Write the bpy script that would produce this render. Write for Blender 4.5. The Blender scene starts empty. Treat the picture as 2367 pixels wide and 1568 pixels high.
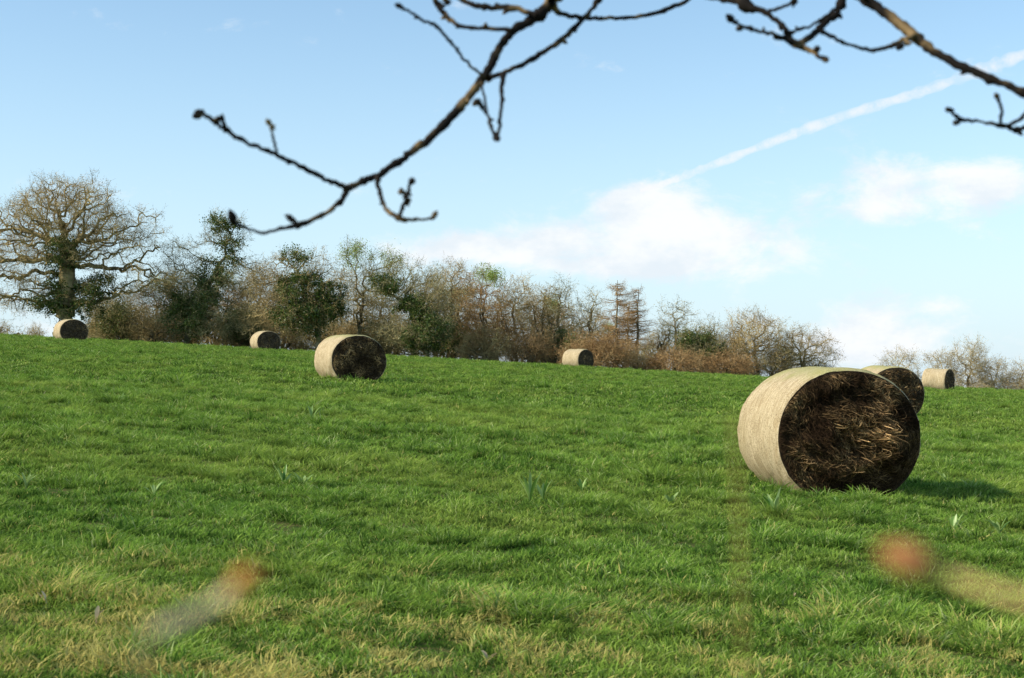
import bpy, math, numpy as np
from mathutils import Vector, Matrix
rng = np.random.default_rng(7)
scene = bpy.context.scene
F = 3288.0; CX = 1183.5; CY = 784.0; HC = 1.4
PITCH = math.atan(146/3288.0)
A_S = -0.057; B_S = 0.0438
cp, sp = math.cos(PITCH), math.sin(PITCH)

def P(px, py, Y):
    """surveyed world position of a sight line at depth Y"""
    a = (px-CX)/F; b = (CY-py)/F
    d = np.array([a, cp - sp*b, sp + cp*b])
    return np.array([0, 0, HC]) + d*(Y/d[1])

# ---------- terrain ----------
_kk = rng.normal(size=(10, 2)); _ph = rng.uniform(0, 6.28, 10)
def und(x, y, f):
    s = 0
    for i in range(10):
        s = s + np.sin(f*(_kk[i, 0]*x+_kk[i, 1]*y)+_ph[i])
    return s/3.2
def prof(y):
    y = np.asarray(y, float)
    r = 0.0009
    def g(y):
        z = np.where(y < 70, B_S*y, 0)
        yb = np.clip(y, 70, 170)
        z2 = B_S*70 + B_S*(yb-70) - r*0.5*(yb-70)**2
        s = B_S - r*100
        z3 = z2 + np.where(y > 170, s*(np.clip(y, 170, 400)-170), 0)
        return np.where(y < 70, z, z3)
    z = g(np.clip(y, -60, None))
    return z
def gz(x, y):
    x = np.asarray(x, float); y = np.asarray(y, float)
    near = np.exp(-((y-20)/60.0)**2)
    return A_S*100*np.tanh(x/100) + prof(y) + 0.03*und(x, y, 0.35)*near

# ---------- helpers ----------
def mesh_np(name, V, faces, mat=None, smooth=False, attrs=None):
    V = np.asarray(V, np.float32).reshape(-1, 3)
    faces = [f for f in faces if len(f)]
    me = bpy.data.meshes.new(name)
    me.vertices.add(len(V)); me.vertices.foreach_set('co', V.ravel())
    loops = np.concatenate([np.asarray(f, np.int32).ravel() for f in faces])
    tot = np.concatenate([np.full(len(f), np.asarray(f).shape[1], np.int32) for f in faces])
    st = np.concatenate([[0], np.cumsum(tot)[:-1]]).astype(np.int32)
    me.loops.add(len(loops)); me.loops.foreach_set('vertex_index', loops)
    me.polygons.add(len(tot)); me.polygons.foreach_set('loop_start', st)
    me.polygons.foreach_set('use_smooth', np.full(len(tot), smooth))
    me.update(calc_edges=True)
    if attrs:
        for k, v in attrs.items():
            at = me.attributes.new(k, 'FLOAT', 'POINT'); at.data.foreach_set('value', np.asarray(v, np.float32))
    if mat: me.materials.append(mat)
    return me
def add(name, me, parent=None, loc=None, **props):
    ob = bpy.data.objects.new(name, me)
    scene.collection.objects.link(ob)
    if parent: ob.parent = parent
    if loc is not None: ob.location = loc
    for k, v in props.items(): ob[k] = v
    return ob
def newmat(name):
    m = bpy.data.materials.new(name); m.use_nodes = True
    nt = m.node_tree; nt.nodes.clear()
    return m, nt, nt.nodes, nt.links
def nmath(nt, op, a, b=None, c=None, clamp=False):
    n = nt.nodes.new('ShaderNodeMath'); n.operation = op; n.use_clamp = clamp
    for i, v in enumerate((a, b, c)):
        if v is None: continue
        if hasattr(v, 'links') or hasattr(v, 'is_linked'): nt.links.new(v, n.inputs[i])
        else: n.inputs[i].default_value = v
    return n.outputs[0]
def nmix(nt, f, a, b):
    n = nt.nodes.new('ShaderNodeMix'); n.data_type = 'RGBA'
    for s, v in ((n.inputs[0], f), (n.inputs[6], a), (n.inputs[7], b)):
        if hasattr(v, 'is_linked'): nt.links.new(v, s)
        elif isinstance(v, (int, float)): s.default_value = v
        else: s.default_value = (*v, 1)
    return n.outputs[2]
def nnoise(nt, vec, scale, detail=3, rough=.55, dist=0):
    n = nt.nodes.new('ShaderNodeTexNoise'); n.inputs['Scale'].default_value = scale
    n.inputs['Detail'].default_value = detail; n.inputs['Roughness'].default_value = rough
    n.inputs['Distortion'].default_value = dist
    if vec is not None: nt.links.new(vec, n.inputs['Vector'])
    return n.outputs['Fac']
def nramp(nt, f, lo, hi):
    n = nt.nodes.new('ShaderNodeMapRange'); n.interpolation_type = 'SMOOTHSTEP'
    nt.links.new(f, n.inputs[0]); n.inputs[1].default_value = lo; n.inputs[2].default_value = hi
    return n.outputs[0]
def nattr(nt, name):
    n = nt.nodes.new('ShaderNodeAttribute'); n.attribute_name = name; return n.outputs['Fac']
def nmapping(nt, vec, sc):
    n = nt.nodes.new('ShaderNodeVectorMath'); n.operation = 'MULTIPLY'
    nt.links.new(vec, n.inputs[0]); n.inputs[1].default_value = sc
    return n.outputs[0]
def out(nt, sh):
    o = nt.nodes.new('ShaderNodeOutputMaterial'); nt.links.new(sh, o.inputs[0])
def leafshader(nt, col, trans=0.35, gloss=0.06, rough=0.45):
    d = nt.nodes.new('ShaderNodeBsdfDiffuse'); t = nt.nodes.new('ShaderNodeBsdfTranslucent')
    nt.links.new(col, d.inputs[0]); nt.links.new(col, t.inputs[0])
    m = nt.nodes.new('ShaderNodeMixShader'); m.inputs[0].default_value = trans
    nt.links.new(d.outputs[0], m.inputs[1]); nt.links.new(t.outputs[0], m.inputs[2])
    if not gloss: return m.outputs[0]
    g = nt.nodes.new('ShaderNodeBsdfGlossy'); g.inputs['Roughness'].default_value = rough
    g.inputs['Color'].default_value = (1, 1, .9, 1)
    m2 = nt.nodes.new('ShaderNodeMixShader'); m2.inputs[0].default_value = gloss
    nt.links.new(m.outputs[0], m2.inputs[1]); nt.links.new(g.outputs[0], m2.inputs[2])
    return m2.outputs[0]
def wood_mat(name, c1, c2, scale=2.0, bump=0.0, lo=.35, hi=.65):
    m, nt, N, L = newmat(name)
    g = N.new('ShaderNodeNewGeometry').outputs['Position']
    f = nramp(nt, nnoise(nt, g, scale, 4), lo, hi)
    col = nmix(nt, f, c1, c2)
    b = N.new('ShaderNodeBsdfPrincipled'); L.new(col, b.inputs['Base Color'])
    b.inputs['Roughness'].default_value = .85; b.inputs['Specular IOR Level'].default_value = .1
    if bump:
        bp = N.new('ShaderNodeBump'); bp.inputs['Distance'].default_value = bump
        L.new(nnoise(nt, g, scale*4, 4), bp.inputs['Height']); L.new(bp.outputs[0], b.inputs['Normal'])
    out(nt, b.outputs[0]); return m

# ---------- ground ----------
def sym(a): return np.concatenate([-a[::-1], a])
gx = sym(np.concatenate([np.arange(.5, 60, 1), np.geomspace(61, 6000, 30)]))
gy = np.concatenate([-np.geomspace(10, 6000, 20)[::-1], np.arange(-9, 140, 1), np.geomspace(141, 6000, 50)])
GX, GY = np.meshgrid(gx, gy)
V = np.stack([GX, GY, gz(GX, GY)], -1).reshape(-1, 3)
nx, ny = len(gx), len(gy)
i = np.arange(nx-1)[None, :]+np.arange(ny-1)[:, None]*nx
Q = np.stack([i, i+1, i+1+nx, i+nx], -1).reshape(-1, 4)
m, nt, N, L = newmat('field_soil')
pos = N.new('ShaderNodeNewGeometry').outputs['Position']
c = nmix(nt, nramp(nt, nnoise(nt, pos, 1.3, 6), .35, .65), (.05, .10, .016), (.10, .17, .03))
c = nmix(nt, nramp(nt, nnoise(nt, pos, 18, 8, .75), .45, .62), c, (.17, .135, .055))
b = N.new('ShaderNodeBsdfPrincipled'); L.new(c, b.inputs['Base Color']); b.inputs['Roughness'].default_value = 1
b.inputs['Specular IOR Level'].default_value = .05
bp = N.new('ShaderNodeBump'); bp.inputs['Distance'].default_value = .03
L.new(nnoise(nt, pos, 30, 6, .7), bp.inputs['Height']); L.new(bp.outputs[0], b.inputs['Normal'])
out(nt, b.outputs[0])
add('ground', mesh_np('ground', V, [Q], m, True), kind='structure', label='sloping green pasture field rising to a brow', category='field')

# ---------- grass ----------
m, nt, N, L = newmat('grass_blade')
pos = N.new('ShaderNodeNewGeometry').outputs['Position']
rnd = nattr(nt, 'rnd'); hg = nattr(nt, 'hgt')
c = nmix(nt, rnd, (.195, .37, .040), (.46, .66, .12))
c = nmix(nt, nramp(nt, rnd, .82, 1.0), c, (.76, .82, .36))
patch = nramp(nt, nnoise(nt, pos, 3.3, 5, .68, .4), .50, .59)
c = nmix(nt, nmath(nt, 'MULTIPLY', patch, .72), c, (.050, .160, .022))
big = nramp(nt, nnoise(nt, pos, .45, 3), .42, .66)
c = nmix(nt, nmath(nt, 'MULTIPLY', big, .4), c, (.52, .60, .11))
c = nmix(nt, nmath(nt, 'MULTIPLY', nmath(nt, 'SUBTRACT', 1.0, hg), .9), c, (.02, .048, .008))  # blade roots darkened in colour, painting the shade low in the tufts
sepn = N.new('ShaderNodeSeparateXYZ'); L.new(pos, sepn.inputs[0])
mr = N.new('ShaderNodeMapRange'); L.new(sepn.outputs[1], mr.inputs[0])
mr.inputs[1].default_value = 5.4; mr.inputs[2].default_value = 8.8; mr.inputs[3].default_value = .72; mr.inputs[4].default_value = .05
dn = nramp(nt, nnoise(nt, pos, 2.6, 5, .6), .48, .58)
thr = nmath(nt, 'MULTIPLY', mr.outputs[0], nmath(nt, 'MULTIPLY_ADD', dn, 1.2, .08))
rd = nattr(nt, 'dry')
isdry = nmath(nt, 'LESS_THAN', rd, thr)
c = nmix(nt, nmath(nt, 'MULTIPLY', isdry, .85), c, (.62, .52, .17))
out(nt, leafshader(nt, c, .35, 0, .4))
grass_mat = m

def tuft(name, n, rad, lmin, lmax, w, lean, bias, seed, dry=None, lv=(0, .38, .72, 1)):
    r = np.random.default_rng(seed)
    rr = rad*np.sqrt(r.uniform(0, 1, n)); th = r.uniform(0, 6.283, n)
    bx, by = rr*np.cos(th), rr*np.sin(th)
    ln = r.uniform(lmin, lmax, n)*(1-.35*rr/rad)
    az = th + r.normal(0, 1.1, n)
    dx = np.cos(az)*lean*r.uniform(.2, 1.4, n)+bias; dy = np.sin(az)*lean*r.uniform(.2, 1.4, n)
    wa = r.uniform(0, 3.14, n); wx, wy = np.cos(wa), np.sin(wa)
    ww = w*r.uniform(.6, 1.3, n)
    Vs = []; H = []
    for t, k in zip(lv, (1, .9, .6, 0)):
        cxx = bx+dx*ln*t**1.8; cyy = by+dy*ln*t**1.8
        cz = ln*t*np.maximum(1-.33*t*np.hypot(dx, dy), .25) - .015
        if k > 0:
            Vs.append(np.stack([cxx-wx*ww*k/2, cyy-wy*ww*k/2, cz], -1)); Vs.append(np.stack([cxx+wx*ww*k/2, cyy+wy*ww*k/2, cz], -1)); H += [t, t]
        else:
            Vs.append(np.stack([cxx, cyy, cz], -1)); H += [t]
    V = np.stack(Vs, 1).reshape(-1, 3)
    o = (np.arange(n)*7)[:, None]
    Q = np.concatenate([o+np.array([[0, 1, 3, 2]]), o+np.array([[2, 3, 5, 4]])]); T = o+np.array([[4, 5, 6]])
    dv_ = r.uniform(0.02, 1, n) if dry is None else np.where(r.uniform(0, 1, n) < dry, 0, 1.)
    at = dict(rnd=np.repeat(r.uniform(0, 1, n), 7), dry=np.repeat(dv_, 7), hgt=np.tile(H, n) if dry is None else np.tile(np.array(H)*.5+.5, n))
    me = mesh_np(name, V, [Q, T], grass_mat, True, at)
    return bpy.data.objects.new(name, me)
gcol = bpy.data.collections.new('grass_source')
spec = []
for s in range(4): spec.append((150, .17, .035, .085, .0065, 1.0, .25))     # 0-3 carpet
for s in range(4): spec.append((240, .12, .07, .17, .0068, 1.2, .2))   # 4-7 tall tuft
for s in range(3): spec.append((130, .40, .05, .13, .016, .9, .2))      # 8-10 distant carpet
for s in range(2): spec.append((120, .18, .13, .28, .017, 1.0, .2))     # 11-12 distant tuft
for k, s in enumerate(spec):
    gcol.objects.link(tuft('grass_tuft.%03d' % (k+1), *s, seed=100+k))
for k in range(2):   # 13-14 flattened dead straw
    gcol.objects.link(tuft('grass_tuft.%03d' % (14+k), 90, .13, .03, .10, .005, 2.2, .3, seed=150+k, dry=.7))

pts = []; kinds = []; scl = []; rot = []
def band(y0, y1, dens, ks, s0, s1, tall=False, dead=False):
    A = (.47*2)*(y1**2-y0**2)/2 + 1.6*(y1-y0)
    n = int(A*dens)
    y = np.sqrt(rng.uniform(y0**2, y1**2, n)); x = rng.uniform(-1, 1, n)*(.47*y+.8)
    s = rng.uniform(s0, s1, n)
    f = und(x, y, 2.9)
    f2 = und(x+31, y-12, 5.5)
    if tall:
        keep = (.7*f+.8*f2+rng.normal(0, .25, n)) > .45
    elif dead:
        keep = (und(x+5, y-31, 1.9)+.6*f2) > (y-6.6)*.7+.25*rng.normal(size=n)+.2
    else:
        keep = np.ones(n, bool)
    s = s*(1+.2*np.clip(f2, -1., 1.3))
    x, y, s, f2 = x[keep], y[keep], s[keep], f2[keep]
    pts.append(np.stack([x, y, gz(x, y)], -1)); kinds.append(rng.choice(ks, len(x))); scl.append(s)
    yaw = rng.uniform(0, 6.28, len(x))*.6+und(x+7, y+3, .9)*2
    rot.append(np.stack([rng.normal(0, .15, len(x)), rng.normal(0.05, .15, len(x)), yaw], -1))
band(4.8, 9, 80, [0, 1, 2, 3], .85, 1.3)
band(9, 14, 50, [0, 1, 2, 3], .8, 1.4)
band(4.8, 14, 26, [4, 5, 6, 7], .5, 1.25, True)
band(4.8, 10.5, 18, [13, 14], .7, 1.4, False, True)
band(14, 30, 26, [0, 1, 2, 3], 1.0, 1.7)
band(14, 30, 16, [4, 5, 6, 7], .8, 1.7, True)
band(30, 100, 5.5, [8, 9, 10], .8, 1.25)
band(30, 100, 4.2, [11, 12], .6, 1.3, True)
pts = np.concatenate(pts); kinds = np.concatenate(kinds); scl = np.concatenate(scl); rot = np.concatenate(rot)

# ---------- bales (positions first, so that grass is cleared under them) ----------
BALES = [
 (1907, 1141, 15.2, 9, 1.60, 1.31, 1.22, 26000, 'weathered round straw bale with dark loose straw on its open end'),
 (806, 885, 39.2, 30, 1.68, 1.29, 1.25, 2500, 'round straw bale in pale net wrap on the grass slope'),
 (2044, 958, 36.0, 10, 1.56, 1.29, 1.25, 2000, 'round straw bale standing partly hidden behind a nearer bale'),
 (162, 787, 78.0, 34, 1.60, 1.22, 1.25, 500, 'round straw bale near the ivy-clad oak'),
 (612, 808, 84.0, 30, 1.50, 1.20, 1.2, 400, 'round straw bale on the brow before a hedgerow'),
 (1335, 849, 86.0, 48, 1.55, 1.20, 1.25, 400, 'round straw bale beside a brown thicket'),
 (2168, 904, 76.0, 52, 1.50, 1.20, 1.25, 400, 'round straw bale on the grass brow under open sky'),
]
clear = np.ones(len(pts), bool)
bale_world = []
for (px, py, Y, yaw, w, h, l, ns, lab) in BALES:
    p = P(px, py, Y); z = float(gz(p[0], p[1])); bale_world.append((p[0], p[1], z))
    a = math.radians(yaw); dx, dy = pts[:, 0]-p[0], pts[:, 1]-p[1]
    lx = dx*math.cos(a)+dy*math.sin(a); ly = -dx*math.sin(a)+dy*math.cos(a)
    clear &= ~((abs(lx) < w*.44) & (abs(ly) < l*.5+.08))
pts, kinds, scl, rot = pts[clear], kinds[clear], scl[clear], rot[clear]
gm = bpy.data.meshes.new('grass'); gm.vertices.add(len(pts)); gm.vertices.foreach_set('co', pts.astype(np.float32).ravel())
a = gm.attributes.new('kindex', 'INT', 'POINT'); a.data.foreach_set('value', kinds.astype(np.int32))
a = gm.attributes.new('scl', 'FLOAT', 'POINT'); a.data.foreach_set('value', scl.astype(np.float32))
a = gm.attributes.new('rotv', 'FLOAT_VECTOR', 'POINT'); a.data.foreach_set('vector', rot.astype(np.float32).ravel())
gm.update()
gob = add('grass', gm, kind='stuff', label='thick tufted meadow grass with dry straw patches', category='grass')
ng = bpy.data.node_groups.new('grass_scatter', 'GeometryNodeTree')
ng.interface.new_socket('Geometry', in_out='INPUT', socket_type='NodeSocketGeometry')
ng.interface.new_socket('Geometry', in_out='OUTPUT', socket_type='NodeSocketGeometry')
gi = ng.nodes.new('NodeGroupInput'); go = ng.nodes.new('NodeGroupOutput')
iop = ng.nodes.new('GeometryNodeInstanceOnPoints'); ci = ng.nodes.new('GeometryNodeCollectionInfo')
ci.inputs['Collection'].default_value = gcol; ci.inputs['Separate Children'].default_value = True; ci.inputs['Reset Children'].default_value = True
def named(t, nm):
    n = ng.nodes.new('GeometryNodeInputNamedAttribute'); n.data_type = t; n.inputs[0].default_value = nm
    return n.outputs[0]
e2r = ng.nodes.new('FunctionNodeEulerToRotation')
ng.links.new(named('FLOAT_VECTOR', 'rotv'), e2r.inputs[0])
ng.links.new(gi.outputs[0], iop.inputs['Points']); ng.links.new(ci.outputs[0], iop.inputs['Instance'])
iop.inputs['Pick Instance'].default_value = True
ng.links.new(named('INT', 'kindex'), iop.inputs['Instance Index'])
ng.links.new(e2r.outputs[0], iop.inputs['Rotation']); ng.links.new(named('FLOAT', 'scl'), iop.inputs['Scale'])
ng.links.new(iop.outputs[0], go.inputs[0])
md = gob.modifiers.new('scatter', 'NODES'); md.node_group = ng

# ---------- bale materials ----------
m, nt, N, L = newmat('net_wrap')
oc = N.new('ShaderNodeTexCoord').outputs['Object']
n1 = nnoise(nt, nmapping(nt, oc, (5, 60, 5)), 1.0, 4, .6)
n2 = nnoise(nt, oc, 4, 4)
n3 = nnoise(nt, nmapping(nt, oc, (70, 45, 70)), 1.0, 4, .65)
c = nmix(nt, nramp(nt, n1, .35, .65), (.46, .34, .185), (.70, .57, .36))
c = nmix(nt, nmath(nt, 'MULTIPLY', nramp(nt, n3, .46, .68), .7), c, (.22, .145, .07))
c = nmix(nt, nmath(nt, 'MULTIPLY', nramp(nt, n2, .45, .7), .4), c, (.32, .225, .115))
sx = N.new('ShaderNodeSeparateXYZ'); L.new(oc, sx.inputs[0])
gr = nmath(nt, 'MULTIPLY', nramp(nt, nmath(nt, 'MULTIPLY_ADD', n2, .3, sx.outputs[2]), 1.24, 1.44), .55)
c = nmix(nt, gr, c, (.38, .39, .11))
b = N.new('ShaderNodeBsdfPrincipled'); L.new(c, b.inputs['Base Color']); b.inputs['Roughness'].default_value = .8
b.inputs['Specular IOR Level'].default_value = .1
bp = N.new('ShaderNodeBump'); bp.inputs['Distance'].default_value = .014; bp.inputs['Strength'].default_value = .9
L.new(nmath(nt, 'SUBTRACT', n1, n3), bp.inputs['Height']); L.new(bp.outputs[0], b.inputs['Normal']); out(nt, b.outputs[0])
wrap_mat = m
def core(name, c1, c2):
    m, nt, N, L = newmat(name)
    oc = N.new('ShaderNodeTexCoord').outputs['Object']
    n1 = nnoise(nt, oc, 9, 6, .7, 1.5)
    c = nmix(nt, nramp(nt, n1, .4, .7), c1, c2)
    b = N.new('ShaderNodeBsdfPrincipled'); L.new(c, b.inputs['Base Color']); b.inputs['Roughness'].default_value = .9
    b.inputs['Specular IOR Level'].default_value = .1
    bp = N.new('ShaderNodeBump'); bp.inputs['Distance'].default_value = .03
    L.new(n1, bp.inputs['Height']); L.new(bp.outputs[0], b.inputs['Normal']); out(nt, b.outputs[0])
    return m
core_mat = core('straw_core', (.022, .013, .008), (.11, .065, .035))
core_far = core('weathered_straw', (.06, .042, .026), (.16, .11, .068))
m, nt, N, L = newmat('loose_straw')
rnd = nattr(nt, 'rnd')
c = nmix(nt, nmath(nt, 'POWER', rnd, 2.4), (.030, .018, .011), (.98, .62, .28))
out(nt, leafshader(nt, c, .2, 0)); straw_mat = m

def smooth_noise(seed, f, n=9):
    r = np.random.default_rng(seed); k = r.normal(size=(n, 2))*f; ph = r.uniform(0, 6.28, n)
    return lambda x, z: sum(np.sin(k[i, 0]*x+k[i, 1]*z+ph[i]) for i in range(n))/3
def section(t, w, h):
    bh = h*.545; ex = .97
    c, s = np.cos(t), np.sin(t)
    x = w/2*np.sign(c)*np.abs(c)**ex; z = (h-bh)+bh*np.sign(s)*np.abs(s)**ex
    low = np.clip(-s, 0, 1); x = x*(1+.02*low)
    return x, np.maximum(z, -.03)
def bale(idx, spec):
    px, py, Y, yaw, w, h, l, ns, lab = spec
    seg = 120
    root = add('straw_bale', None, label=lab, category='bale', group='round straw bales on the field')
    x0, y0, z0 = bale_world[idx]
    root.location = (x0, y0, z0-.015)
    root.rotation_euler = (math.atan(B_S)*.8, math.atan(-A_S)*.8, math.radians(yaw))
    t = np.linspace(0, 2*np.pi, seg, endpoint=False)
    n1 = smooth_noise(idx*3+1, 3.0); n2 = smooth_noise(idx*3+2, 9)
    ys = np.concatenate([[-l/2], -l/2+np.array([.012, .03, .06, .1]), np.linspace(-l/2+.15, l/2-.15, 22), l/2-np.array([.1, .06, .03, .012]), [l/2]])
    sx, sz = section(t, w, h); cz = h*.47
    V = []
    for y in ys:
        e = max(0, (abs(y)-(l/2-.1))/.1); k = 1-.045*e**2.5
        k = k*(1+.014*n1(np.cos(t)*1.5, y*2+np.sin(t))+.005*n2(np.cos(t)*3, y*4+np.sin(t)*3))
        V.append(np.stack([sx*k, np.full(seg, y), np.maximum(cz+(sz-cz)*k, -.03)], -1))
    V = np.concatenate(V); nr = len(ys)
    i = (np.arange(nr-1)*seg)[:, None]; j = np.arange(seg)[None, :]; j2 = (j+1) % seg
    Q = np.stack([i+j, i+seg+j, i+seg+j2, i+j2], -1).reshape(-1, 4)
    add('net_wrap', mesh_np('net_wrap', V, [Q], wrap_mat, True), root)
    for side in (-1, 1):
        R = np.linspace(0, 1, 48)**.8; kk = 1-.045
        amp = .05 if idx == 0 else .015
        hn = smooth_noise(idx*7+5, 8); hn2 = smooth_noise(idx*7+6, 22)
        def bulge(x, z, r):
            b_ = (.03*(1-r**2) + amp*(hn(x, z)+.5*hn2(x, z))*np.clip((1-r)*3.0, 0, 1))
            if idx == 0:   # sunken ragged hollow with a pushed-out lip
                q_ = np.hypot((x-.05)/.34, (z-cz-.02)/.30)+.18*hn(x*.8, z*.8)
                b_ = b_-.13*np.exp(-(q_/.62)**2)+.07*np.exp(-((q_-1.05)/.28)**2)
            return b_
        V = []
        for r in R:
            x = sx*kk*r; z = cz+(sz-cz)*kk*r
            y = side*(l/2+bulge(x, z, r))
            V.append(np.stack([x, y+0*x, z], -1))
        V = np.concatenate(V); nr = len(R)
        i = (np.arange(nr-1)*seg)[:, None]
        Q = np.stack([i+j, i+j2, i+seg+j2, i+seg+j], -1).reshape(-1, 4)
        if side > 0: Q = Q[:, ::-1]
        nv = len(V)
        rn = np.zeros(nv)
        n = ns if side < 0 else ns//6
        r = np.random.default_rng(50+idx*2+side)
        a = r.uniform(0, 6.283, n); q = np.sqrt(r.uniform(0.0, .95, n))
        xb, zb = section(a, w, h)
        x = xb*kk*q; z = cz+(zb-cz)*kk*q
        fl = smooth_noise(idx*5+9, 4.2); fl2 = smooth_noise(idx*5+11, 12.0)
        tone = smooth_noise(idx*5+13, 8.0)
        cen = np.exp(-((x-.14)**2/.12+(z-cz-.02)**2/.10))
        rv = np.clip(r.uniform(0, 1, n)*(.34+.36*tone(x, z)+(.72*cen if idx == 0 else .22))+.08, 0, 1)  # near bale: sunlit look of the central straw painted into its tone
        edge = 1-q**3*.75
        K = 6; ln = r.uniform(.03, .22, n)*(.4+.6*edge); off = r.exponential(.012, n)*((1.5+3.4*cen)*edge if idx == 0 else 1); roll = r.uniform(-1, 1, n)
        wd = r.uniform(.0012, .0032, n)*(1 if idx == 0 else 2.6)
        sgn = r.choice([-1, 1], n); indiv = r.normal(0, .55, n); curl = r.normal(0, .8, n)
        rows = []
        for kx in range(K):
            ang = np.arctan2(z-cz, x)+np.pi/2+2.2*fl(x, z)*edge+1.1*fl2(x, z)*edge+indiv*edge+curl*kx/3
            dx, dz = np.cos(ang)*sgn, np.sin(ang)*sgn
            dz = dz-.3*edge; nn = np.hypot(dx, dz); dx, dz = dx/nn, dz/nn
            rad = np.hypot(x/(w/2), (z-cz)/(h*.53))
            y = side*(l/2+bulge(x, z, np.clip(rad, 0, 1))+.006+off*(1+.5*math.sin(kx)))
            nxn, nzn = -dz, dx
            ww = wd*(1-.5*kx/K)
            rows.append(np.stack([x-nxn*ww, y-roll*ww, z-nzn*ww], -1)); rows.append(np.stack([x+nxn*ww, y+roll*ww, z+nzn*ww], -1))
            stp = ln/K
            inside = np.hypot((x+dx*stp)/(w/2*.945), (z+dz*stp-cz)/(h*.495)) < 1
            x = np.where(inside, x+dx*stp, x+dx*stp*.1); z = np.where(inside, z+dz*stp, z)
            z = np.maximum(z, .01)
        S = np.stack(rows, 1).reshape(-1, 3)
        o = (nv+np.arange(n)*2*K)[:, None]
        SQ = np.concatenate([o+np.array([[2*k, 2*k+1, 2*k+3, 2*k+2]]) for k in range(K-1)])
        rn = np.concatenate([rn, np.repeat(rv, 2*K)])
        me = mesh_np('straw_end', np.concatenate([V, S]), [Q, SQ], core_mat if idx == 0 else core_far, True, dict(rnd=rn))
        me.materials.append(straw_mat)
        mi = np.zeros(len(Q)+len(SQ), np.int32); mi[len(Q):] = 1
        me.polygons.foreach_set('material_index', mi)
        add('straw_end', me, root)
for k, s in enumerate(BALES): bale(k, s)

# ---------- trees ----------
bark = wood_mat('grey_bark', (.08, .062, .038), (.30, .23, .12), 1.2)
tw_tan = wood_mat('tan_twigs', (.27, .195, .085), (.56, .42, .19), .7)
tw_grey = wood_mat('olive_twigs', (.20, .17, .075), (.41, .34, .16), .7)
tw_red = wood_mat('brown_twigs', (.25, .145, .06), (.48, .31, .14), .7)
tw_pale = wood_mat('pale_twigs', (.34, .26, .13), (.56, .45, .25), .7)
def leaf_mat(name, c1, c2, tr=.25, gl=.08):
    m, nt, N, L = newmat(name)
    c = nmix(nt, nattr(nt, 'rnd'), c1, c2); out(nt, leafshader(nt, c, tr, gl, .35)); return m
ivy_mat = leaf_mat('ivy_leaves', (.032, .060, .013), (.15, .21, .04), .3, .03)
spring_mat = leaf_mat('spring_leaves', (.30, .38, .10), (.50, .58, .20), .4, 0)

def norm(v): return v/np.maximum(np.linalg.norm(v, axis=-1, keepdims=True), 1e-9)
def sprays():
    T = []
    for s in range(8):
        r = np.random.default_rng(900+s); tris = []
        def arm(p, d, ln, w, lvl):
            nseg = 3-lvl; q = p.copy(); dd = d.copy()
            for k in range(nseg):
                nd = norm(dd+r.normal(0, .32, 3)); e = q+nd*ln/nseg
                sd = norm(np.cross(nd, r.normal(size=3)))*w*(1-k/nseg*.6)/2
                tris.append([q-sd, q+sd, e]);
                if lvl < 1:
                    for _ in range(2): arm(e, norm(nd+r.normal(0, .75, 3)), ln*r.uniform(.35, .65), w*.8, lvl+1)
                q = e; dd = nd
        arm(np.zeros(3), np.array([0, 0, 1.]), 1.0, .042, 0)
        T.append(np.array(tris))
    return T
SPR = sprays()
DM = 1.9
def lobes_pts(lobes, dens, Y, r):
    s = Y/F; out_ = []
    for lb in lobes:
        px, py, rx, ry = lb[:4]
        c = P(px, py, Y); rx, ry = rx*s, ry*s; rz = max(rx, ry)*.8
        n = max(20, int(DM*dens*4.19*rx*ry*rz))
        d = norm(r.normal(size=(n, 3)))*(r.uniform(0, 1, (n, 1))**.42)
        out_.append(c+d*np.array([rx, rz, ry]))
    return np.concatenate(out_)
def grow(att, trunks, D, dk, r, jit=.3, up=.05, maxit=120):
    nodes = []; par = []
    for tr in trunks:
        start = True
        for a, b in zip(tr[:-1], tr[1:]):
            L_ = np.linalg.norm(b-a); n = max(1, int(L_/D))
            for k in range(n):
                p = a+(b-a)*k/n + (r.normal(0, .09, 3) if not start else 0)
                nodes.append(p); par.append(-1 if start else len(nodes)-2); start = False
        nodes.append(tr[-1]); par.append(len(nodes)-2)
    nodes = np.array(nodes); par = list(par)
    dm = np.linalg.norm(att[:, None]-nodes[None], axis=2)
    hb = nodes[:, 2] < nodes[0, 2]+.25*(nodes[:, 2].max()-nodes[0, 2])
    dm[:, hb] += 50
    bi = dm.argmin(1); bd = dm.min(1); cnt = np.zeros(len(nodes), int)
    for it in range(maxit):
        keep = bd > dk; att, bi, bd = att[keep], bi[keep], bd[keep]
        if len(att) == 0: break
        ok = cnt[bi] < 7
        if not ok.any(): break
        att, bi, bd = att[ok], bi[ok], bd[ok]
        u, inv = np.unique(bi, return_inverse=True)
        s = np.zeros((len(u), 3)); dr = norm(att-nodes[bi]); np.add.at(s, inv, dr)
        s = norm(s)
        pick = np.zeros(len(u), int); pm = r.permutation(len(bi)); pick[inv[pm]] = pm
        one = dr[pick]
        s = np.where((cnt[u] >= 1)[:, None], one, s)
        d = norm(s+r.normal(0, jit, (len(u), 3))+np.array([0, 0, up]))
        new = nodes[u]+d*D; cnt[u] += 1
        base = len(nodes); nodes = np.concatenate([nodes, new]); par += list(u); cnt = np.concatenate([cnt, np.zeros(len(new), int)])
        dn = np.linalg.norm(att[:, None]-new[None], axis=2); ni = dn.argmin(1); nd = dn.min(1)
        better = nd < bd; bi = np.where(better, base+ni, bi); bd = np.where(better, nd, bd)
    return nodes, np.array(par)
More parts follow.
